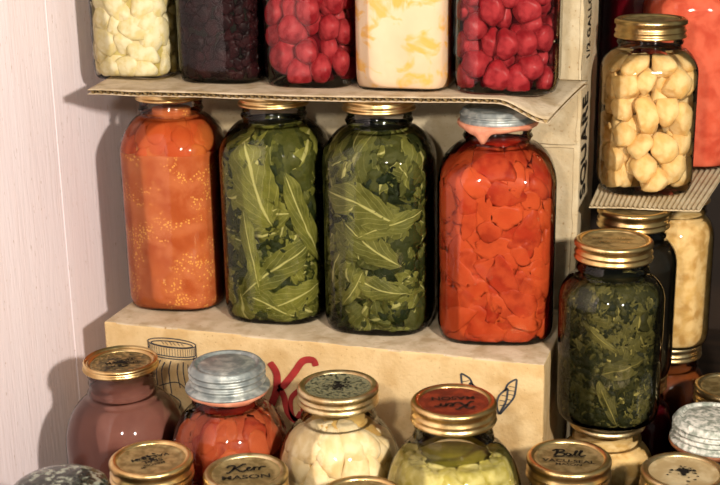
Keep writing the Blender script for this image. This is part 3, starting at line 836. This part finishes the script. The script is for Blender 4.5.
# jar that carries the greens quart
s, r = z_jar(.2885, -.006, FLOOR, QT-FLOOR, .0475, 2.1, .026, 'gold-lidded jar of pale beans standing right under the quart of dark greens', neck=.030)
gold_lid(r, s, GOLD_DULL, h=.010); fill('bean_preserve', s, CREAM2, s.zn+.006, 'pale beans in the jar under the quart of dark greens', 'preserves')
s, r = z_jar(.2875, -.004, QT+.0005, .1785, .0500, 2.15, .026, 'quart jar of dark turnip greens with a gold lid, standing right of the cardboard box')
d = gold_lid(r, s, GOLD, DISC_GOLD, h=.018)
lid_print(d, s, None, [('SELF SEALING', .0058, .008, 1.1), ('MASON', .0075, -.004, 1.1)], .1, GOLD_DULL)
mass('turnip_greens', s, LEAF3, 300, .0150, .006, s.zn-.008, 'dark chopped turnip greens in the quart jar right of the cardboard box', 'preserves', core=(DKGREEN, s.zn-.006, .013), seed=61, leafy=True, top=s.zn-.002, djit=.007,
     big=[(-.2, .095, .004, .022, .9, 1.0), (.3, .065, .010, .022, 1.9, .8), (0, .03, .006, .024, .4, .9)])
# dark jar beneath the small sheet
s, r = z_jar(.300, .113, FLOOR, QT-FLOOR, .0455, 2.2, .026, 'jar of dark red fruit low behind the quart of greens'); gold_lid(r, s)
fill('dark_red_preserve', s, RED_DARK, s.zn, 'dark red preserve low behind the quart of greens', 'preserves')
s, r = z_jar(.2940, .114, QT+.0005, .1785, .0465, 2.3, .026, 'gold-lidded jar of black preserve behind the quart of greens, under the small cardboard sheet')
gold_lid(r, s, h=.019); fill('black_preserve', s, BLACK_FILL, s.zn-.004, 'black preserve behind the quart of greens', 'preserves')
# cream jar behind, on a brown one
s, r = z_jar(.3300, .217, FLOOR, QT-FLOOR, .0475, 2.0, .040, 'jar of brown-orange preserve carrying the narrow cream-coloured jar, far right behind'); gold_lid(r, s, GOLD_DULL)
fill('brown_orange_preserve', s, BROWN, s.zn, 'brown-orange preserve below the narrow cream-coloured jar', 'preserves')
s, r = z_jar(.3290, .217, QT+.0005, .1785, .0440, 2.2, .026, 'jar of cream-coloured preserve behind the black one, under the small cardboard sheet'); gold_lid(r, s, GOLD_DULL)
fill('cream_coloured_preserve', s, CREAM2, s.zn+.004, 'cream-coloured preserve behind the black jar', 'preserves')
# olive jar at the right edge
s, r = z_jar(.432, .235, FLOOR, QT-FLOOR, .0455, 2.2, .026, 'dark jar at the right edge below the dark olive jar'); gold_lid(r, s)
fill('dark_preserve', s, BROWN, s.zn, 'brown preserve at the right edge below the dark olive jar', 'preserves')
s, r = z_jar(.432, .235, QT+.0005, .1785, .0455, 2.2, .026, 'dark olive jar cut by the right edge, beside the cream-coloured jar'); gold_lid(r, s)
fill('olive_preserve', s, OLIVE_F, s.zn, 'dark olive preserve at the right edge', 'preserves')
# low jars at the right edge
s, r = z_jar(.402, .096, FLOOR, QT-FLOOR, .0455, 2.2, .026, 'gold-lidded jar low at the right edge, behind the white zinc cap'); gold_lid(r, s, GOLD_DULL)
fill('brown_preserve', s, BROWN, s.zn, 'brown preserve low at the right edge behind the white zinc cap', 'preserves')
s, r = z_jar(.390, -.030, FLOOR, -.042-FLOOR, .0475, 2.2, .026, 'dark jar under a whitish oxidised zinc cap at the right edge', neck=.044)
zinc_lid(r, s, ZINC_W, RUST, R=.0370, h=.024, flare=.003, ringlabel='rusty brown ring under the cap'); fill('dark_preserve', s, BLACK_FILL, s.zn-.002, 'black preserve under the whitish zinc cap', 'preserves')
# potatoes and pink puree on the small sheet
SZ = .1230
s = Shape(.2965, .182, SZ, .1785, .0490, 3.0, .026, radians(14), neck=.030)
r = jar('preserve_jar', 'quart jar of small yellow potatoes with a gold lid, on the small cardboard sheet', s)
gold_lid(r, s, GOLD, DISC_GOLD, h=.019)
fill('liquid', s, POTATO_L, s.zn-.010, parent=r, off=.030)
pieces('potato', s, POTATO, 44, .0165, .012, s.zn-.012, 'small peeled yellow potato in the jar on the small cardboard sheet', 'potato', 'potatoes in the quart jar', 71, 1.9, .0225, (.95, 1.35), .18, 5, s.zn-.004, .65, .85, .004)
pieces('potato', s, POTATO, 36, .0160, .016, s.zn-.016, 'small peeled yellow potato in the jar on the small cardboard sheet', 'potato', 'potatoes in the quart jar', 171, 1.7, .0235, (.95, 1.35), .18, 5, s.zn-.006, 1.6, .85, .004)
s = Shape(.332, .318, SZ, .2405, .0570, 2.6, .036, 0)
r = jar('preserve_jar', 'large jar of pinkish-red tomato puree behind the potatoes', s); gold_lid(r, s)
fill('tomato_puree', s, PINK, s.zn, 'pinkish-red tomato puree in the large jar behind the potatoes', 'preserves')
s = Shape(.266, .415, SZ, .2405, .0500, 2.4, .036, 0)
r = jar('preserve_jar', 'dark red jar half hidden behind the potatoes and the tall carton', s); gold_lid(r, s)
fill('dark_red_preserve', s, RED_DARK, s.zn, 'dark red preserve half hidden behind the potatoes and the tall carton', 'preserves')
